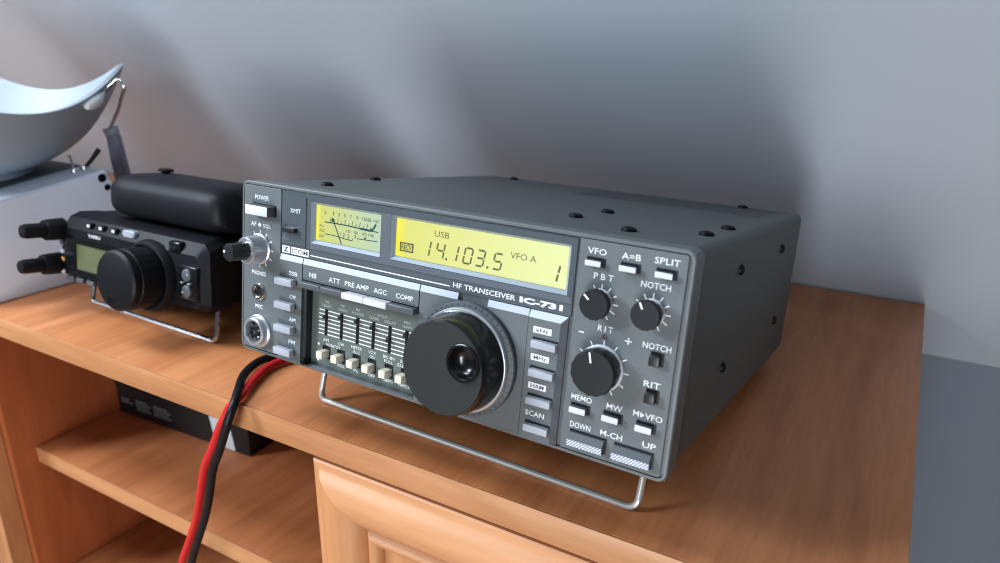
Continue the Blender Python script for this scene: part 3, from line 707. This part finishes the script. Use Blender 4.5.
for z, m_ in ((33, 'keydark'), (26.5, 'keydark'), (20, 'keygrey'), (14, 'orange'), (4.5, 'sticker')):
    bm = N(); box(bm, -78.5, -73.6, -1.0, 2, z - 1.6, z + 1.6, .6); link('side_key', bm, m_, F)
for x in (-65, -53, -40):
    bm = N(); box(bm, x - 4.5, x + 4.5, -2.0, 1.5, -.8, 2.8, .7); link('soft_key', bm, 'keydark', F)
bm = N(); box(bm, 60.5, 79.0, -2.4, 2, 9, 32, 1.4); kb = link('key_block', bm, 'gloss', F)
for z in (26, 15):
    bm = N(); lathe(bm, [(4.4, 0), (4.2, 1.4), (3.4, 1.8), (0.001, 1.8)], 69.8, z, -2.2, 20); link('round_key', bm, 'keydark', kb)
for x, z in ((66, 20.6), (73, 20.6), (72, 26.5), (67, 14)):
    bm = N(); box(bm, x - .8, x + .8, -4.4, -2.2, z - .6, z + .6, .2); link('key_mark', bm, 'keygrey', kb)
bm = N(); box(bm, 48, 60, -.8, 6, 38, 46, 1.5); link('corner_button', bm, 'gloss', F)
def fl(p): return (FMW.inverted() @ Vector(p)) * 1000
bm = N(); tube(bm, fillet([fl((-.474, .062, .025)), fl((-.474, .055, .0019)), fl((-.325, .051, .0019)), fl((-.328, .059, .027))], 5, 5), 1.7, 10); link('tilt_bail', bm, 'chrome', F)
bm = N(); lathe(bm, [(6, -1), (6, 4), (5, 5), (0.001, 5)], 0, 0, seg=20)
bmesh.ops.transform(bm, matrix=Matrix.Translation((55, 32, 1.6)) @ Matrix.Rotation(PI / 2, 4, 'X'), verts=bm.verts); link('rubber_foot', bm, 'rubber', F)
for s in (-1, 1):
    bm = N(); box(bm, s * 60 - 6, s * 60 + 6, 150, 162, -3.3, 2, 1.5); link('rubber_foot', bm, 'rubber', F)
# hand microphone on top
mic = empty('hand_microphone', 'black hand microphone lying face down on the small black transceiver', 'microphone', FMW)
bm = N(); secs = []
L0, L1 = -40.0, 82.0
for k in range(25):
    t = k / 24; x = L0 + (L1 - L0) * t
    e = min(t, 1 - t) * 2 / .38; g = 1 if e >= 1 else math.sqrt(max(0, 1 - (1 - e) ** 2.4))
    g = max(g, .10)
    hw, hh = 31 * (.80 + .20 * g) * (1 if .02 < t < .98 else .96), 16.8 * (.66 + .34 * g)
    ring = []
    for i in range(36):
        a = 2 * PI * i / 36; c, s = math.cos(a), math.sin(a)
        ring.append((x, 42 + hw * math.copysign(abs(c) ** .55, c), 67.1 - (16.8 - hh) * .25 + hh * math.copysign(abs(s) ** .62, s)))
    secs.append(ring)
loft(bm, secs); link('microphone_body', bm, 'ft', mic, smooth=50)
bm = N(); box(bm, -44.5, -37, 24, 42, 58, 72, 2.5, 3); link('talk_switch', bm, 'black', mic)
bm = N(); lathe(bm, [(3.2, -1), (3.2, 1.2), (5.6, 1.4), (5.8, 2.8), (4.6, 3.8), (0.001, 4)], 0, 0, seg=24)
bmesh.ops.transform(bm, matrix=Matrix.Translation((-20, 48, 83.6)) @ Matrix.Rotation(-PI / 2, 4, 'X'), verts=bm.verts); link('hanger_stud', bm, 'black', mic)

# ------------------------------------------------------------------ light grey instrument box with toggle switches
gb = empty('switch_box', 'light grey metal box with two toggle switches at the far left of the worktop', 'box')
prof = [(-.0, .0003), (-.0, .0762), (.1215, .0907), (.1500, .0003)]
bm = N(); loft(bm, [[(x, y, z) for y, z in prof] for x in (-.690, -.535)])
bmesh.ops.bevel(bm, geom=list(bm.edges), offset=.0012, segments=2, affect='EDGES')
link('enclosure', bm, 'boxgrey', gb, s=1)
bm = N(); sl = .0145 / .1215
loft(bm, [[(-.6885, .002, .0764 + .002 * sl), (-.571, .002, .0764 + .002 * sl), (-.571, .1205, .0764 + .1205 * sl), (-.6885, .1205, .0764 + .1205 * sl)], [(-.6885, .002, .0772 + .002 * sl), (-.571, .002, .0772 + .002 * sl), (-.571, .1205, .0772 + .1205 * sl), (-.6885, .1205, .0772 + .1205 * sl)]])
link('top_plate', bm, 'boxtop', gb, s=1, smooth=0)
for y, z, r in ((.1165, .0842, .0036), (.1200, .0755, .0027)):
    bm = N(); lathe(bm, [(r, -.5e-3), (r, .4e-3), (r * .8, .9e-3), (1e-5, 1e-3)], 0, 0, seg=18)
    bmesh.ops.transform(bm, matrix=Matrix.Translation((-.5350, y, z)) @ Matrix.Rotation(PI / 2, 4, 'Z'), verts=bm.verts); link('screw', bm, 'screw', gb, s=1)
for (bx, by, bz), (tx, ty, tz), m_, r in (((-.556, .1065, .0892), (-.556, .1035, .1040), 'chrome', .0011), ((-.556, .1155, .0903), (-.556, .1310, .1052), 'dark', .0018)):
    bm = N(); tube(bm, [(bx, by, bz - .001), (bx, by, bz + .0025)], .0030, 16); nut = link('toggle_switch', bm, 'chrome', gb, s=1)
    bm = N(); tube(bm, [(bx, by, bz + .001), ((bx + tx) / 2, (by + ty) / 2, (bz + tz) / 2), (tx, ty, tz)], [r * .8, r * .95, r * 1.2], 12); link('toggle_lever', bm, m_, nut, s=1)

# ------------------------------------------------------------------ white dish with upswept corners on the box
BC = Vector((-.617, .072, 0)); bz = .0773 + BC.y * sl
bw = empty('dish', 'large glossy white dish with upturned corners standing on the grey switch box', 'dish', Matrix.Translation((BC.x, BC.y, bz + .0002)) @ Matrix.Rotation(math.atan(sl), 4, 'X'))
bm = N(); NA = 96; tipA = math.radians(60)
def dish_pt(t, a, inner):
    c4 = math.cos(2 * (a - tipA)) ; cc = (c4 * c4) if c4 else 0
    sq = 1 / max(abs(math.cos(a - tipA - PI / 4)), abs(math.sin(a - tipA - PI / 4)))   # square, corners along tipA
    rr = .090 * (sq ** .88)
    zt = .056 + .023 * (sq - 1) / .414 
    r = .032 + (rr - .032) * (t ** .80)
    z = .006 + (zt - .006) * (t ** 1.7)
    if inner: z += .0042 * (1 - t) + .0006; r -= .0034 * t
    return (r * math.cos(a), r * math.sin(a), z)
secs = [[(.026 * math.cos(2 * PI * i / NA), .026 * math.sin(2 * PI * i / NA), .0) for i in range(NA)],
        [(.031 * math.cos(2 * PI * i / NA), .031 * math.sin(2 * PI * i / NA), .0) for i in range(NA)], [(.0325 * math.cos(2 * PI * i / NA), .0325 * math.sin(2 * PI * i / NA), .0045) for i in range(NA)]]
for k in range(13): secs.append([dish_pt(k / 12, 2 * PI * i / NA, False) for i in range(NA)])
for k in range(12, -1, -1): secs.append([dish_pt(k / 12, 2 * PI * i / NA, True) for i in range(NA)])
loft(bm, secs); link('bowl', bm, 'white_gloss', bw, s=1, smooth=50)
def dl(p): return bw.matrix_world.inverted() @ Vector(p)
bpy.context.view_layer.update()
bm = N(); tube(bm, [dl(p) for p in smooth_path([(-.5450, .1325, .1500), (-.5472, .1385, .1542), (-.5440, .1460, .1612), (-.5425, .1500, .1645), (-.5385, .1515, .1628), (-.5378, .1520, .1570), (-.5460, .1530, .1480), (-.5562, .1550, .1375), (-.5720, .1575, .1245), (-.5775, .1580, .1195)], 6)], .0015, 10)
clip = link('wire_clip', bm, 'chrome', bw, s=1, smooth=60)
bm = N(); P = smooth_path([(-.5385, .1155, .1440), (-.5412, .1215, .1456), (-.5439, .1274, .1474), (-.5455, .1325, .1502), (-.5468, .1370, .1528)], 6)
tube(bm, [dl(p) for p in P], [.0010 + .0042 * math.sin(PI * min(.93, (k + .8) / 24)) ** .7 for k in range(len(P))], 16)
link('clip_sleeve', bm, 'white_sleeve', clip, s=1, smooth=60)
bm = N(); P = [dl(p) for p in ((-.5905, .158, .1175), (-.5745, .158, .1215), (-.5745, .159, .1140), (-.5885, .159, .1115))]
q = dl((0, .006, 0)) - dl((0, 0, 0)); loft(bm, [P, [p + q for p in P]]); link('clip_foot', bm, 'keygrey', clip, s=1, smooth=0)
bm = N()
loft(bm, [[dl((x0, .1605, z)), dl((x1, .1605, z)), dl((x1, .1645, z)), dl((x0, .1645, z))] for x0, x1, z in ((-.5900, -.5730, .1135), (-.5890, -.5690, .09), (-.5860, -.5650, .065), (-.5860, -.5650, .0004))])
link('support_strap', bm, 'post', bw, s=1, smooth=0)

# ------------------------------------------------------------------ light
def area(name, loc, aim, size, power, col, sy=None):
    l = bpy.data.lights.new(name, 'AREA'); l.energy = power; l.color = col; l.size = size
    if sy: l.shape = 'RECTANGLE'; l.size_y = sy
    o = bpy.data.objects.new(name, l); C.objects.link(o); o.location = loc
    o.rotation_euler = (Vector(aim) - Vector(loc)).to_track_quat('-Z', 'Y').to_euler(); return o
area('window_light', (-1.75, -1.35, 1.15), (-.25, .15, .05), .5, 37, (.80, .90, 1.0), .5)
ys, zs = slope(1.12); nrm = Vector((0, -math.sin(SL), -math.cos(SL)))
ps = Vector((-.75, ys, zs)) + nrm * .02
area('roof_window_light', ps, ps + nrm, .70, 24, (.88, .94, 1.0), .80)
area('front_window_light', (.16, -1.7, -.14), (-.25, .15, .05), .42, 16, (.82, .91, 1.0), 1.05)
area('low_window_light', (.12, -1.15, -.34), (-.15, .2, .10), .42, 3.0, (1.0, .93, .88), .42)
w = bpy.data.worlds.new('room_light'); bpy.context.scene.world = w; w.use_nodes = True
w.node_tree.nodes['Background'].inputs[0].default_value = (.62, .68, .78, 1)
w.node_tree.nodes['Background'].inputs[1].default_value = .11

# ------------------------------------------------------------------ camera
cd = bpy.data.cameras.new('camera'); cam = bpy.data.objects.new('camera', cd); C.objects.link(cam)
cd.sensor_width = 36; cd.lens = 724.6 / 1000 * 36; cd.clip_start = .02; cd.clip_end = 50
cam.matrix_world = Matrix.Translation((.0748, -.2509, .2065)) @ Matrix.Rotation(math.radians(30.0096), 4, 'Z') @ Matrix.Rotation(math.radians(-.4089), 4, 'Y') @ Matrix.Rotation(math.radians(70.991), 4, 'X')
cd.dof.use_dof = True; cd.dof.focus_distance = .345; cd.dof.aperture_fstop = 11.0
bpy.context.scene.camera = cam
sc = bpy.context.scene
sc.view_settings.view_transform = 'Standard'; sc.view_settings.look = 'Medium High Contrast'; sc.view_settings.exposure = .16
sc.cycles.filter_width = 1.1
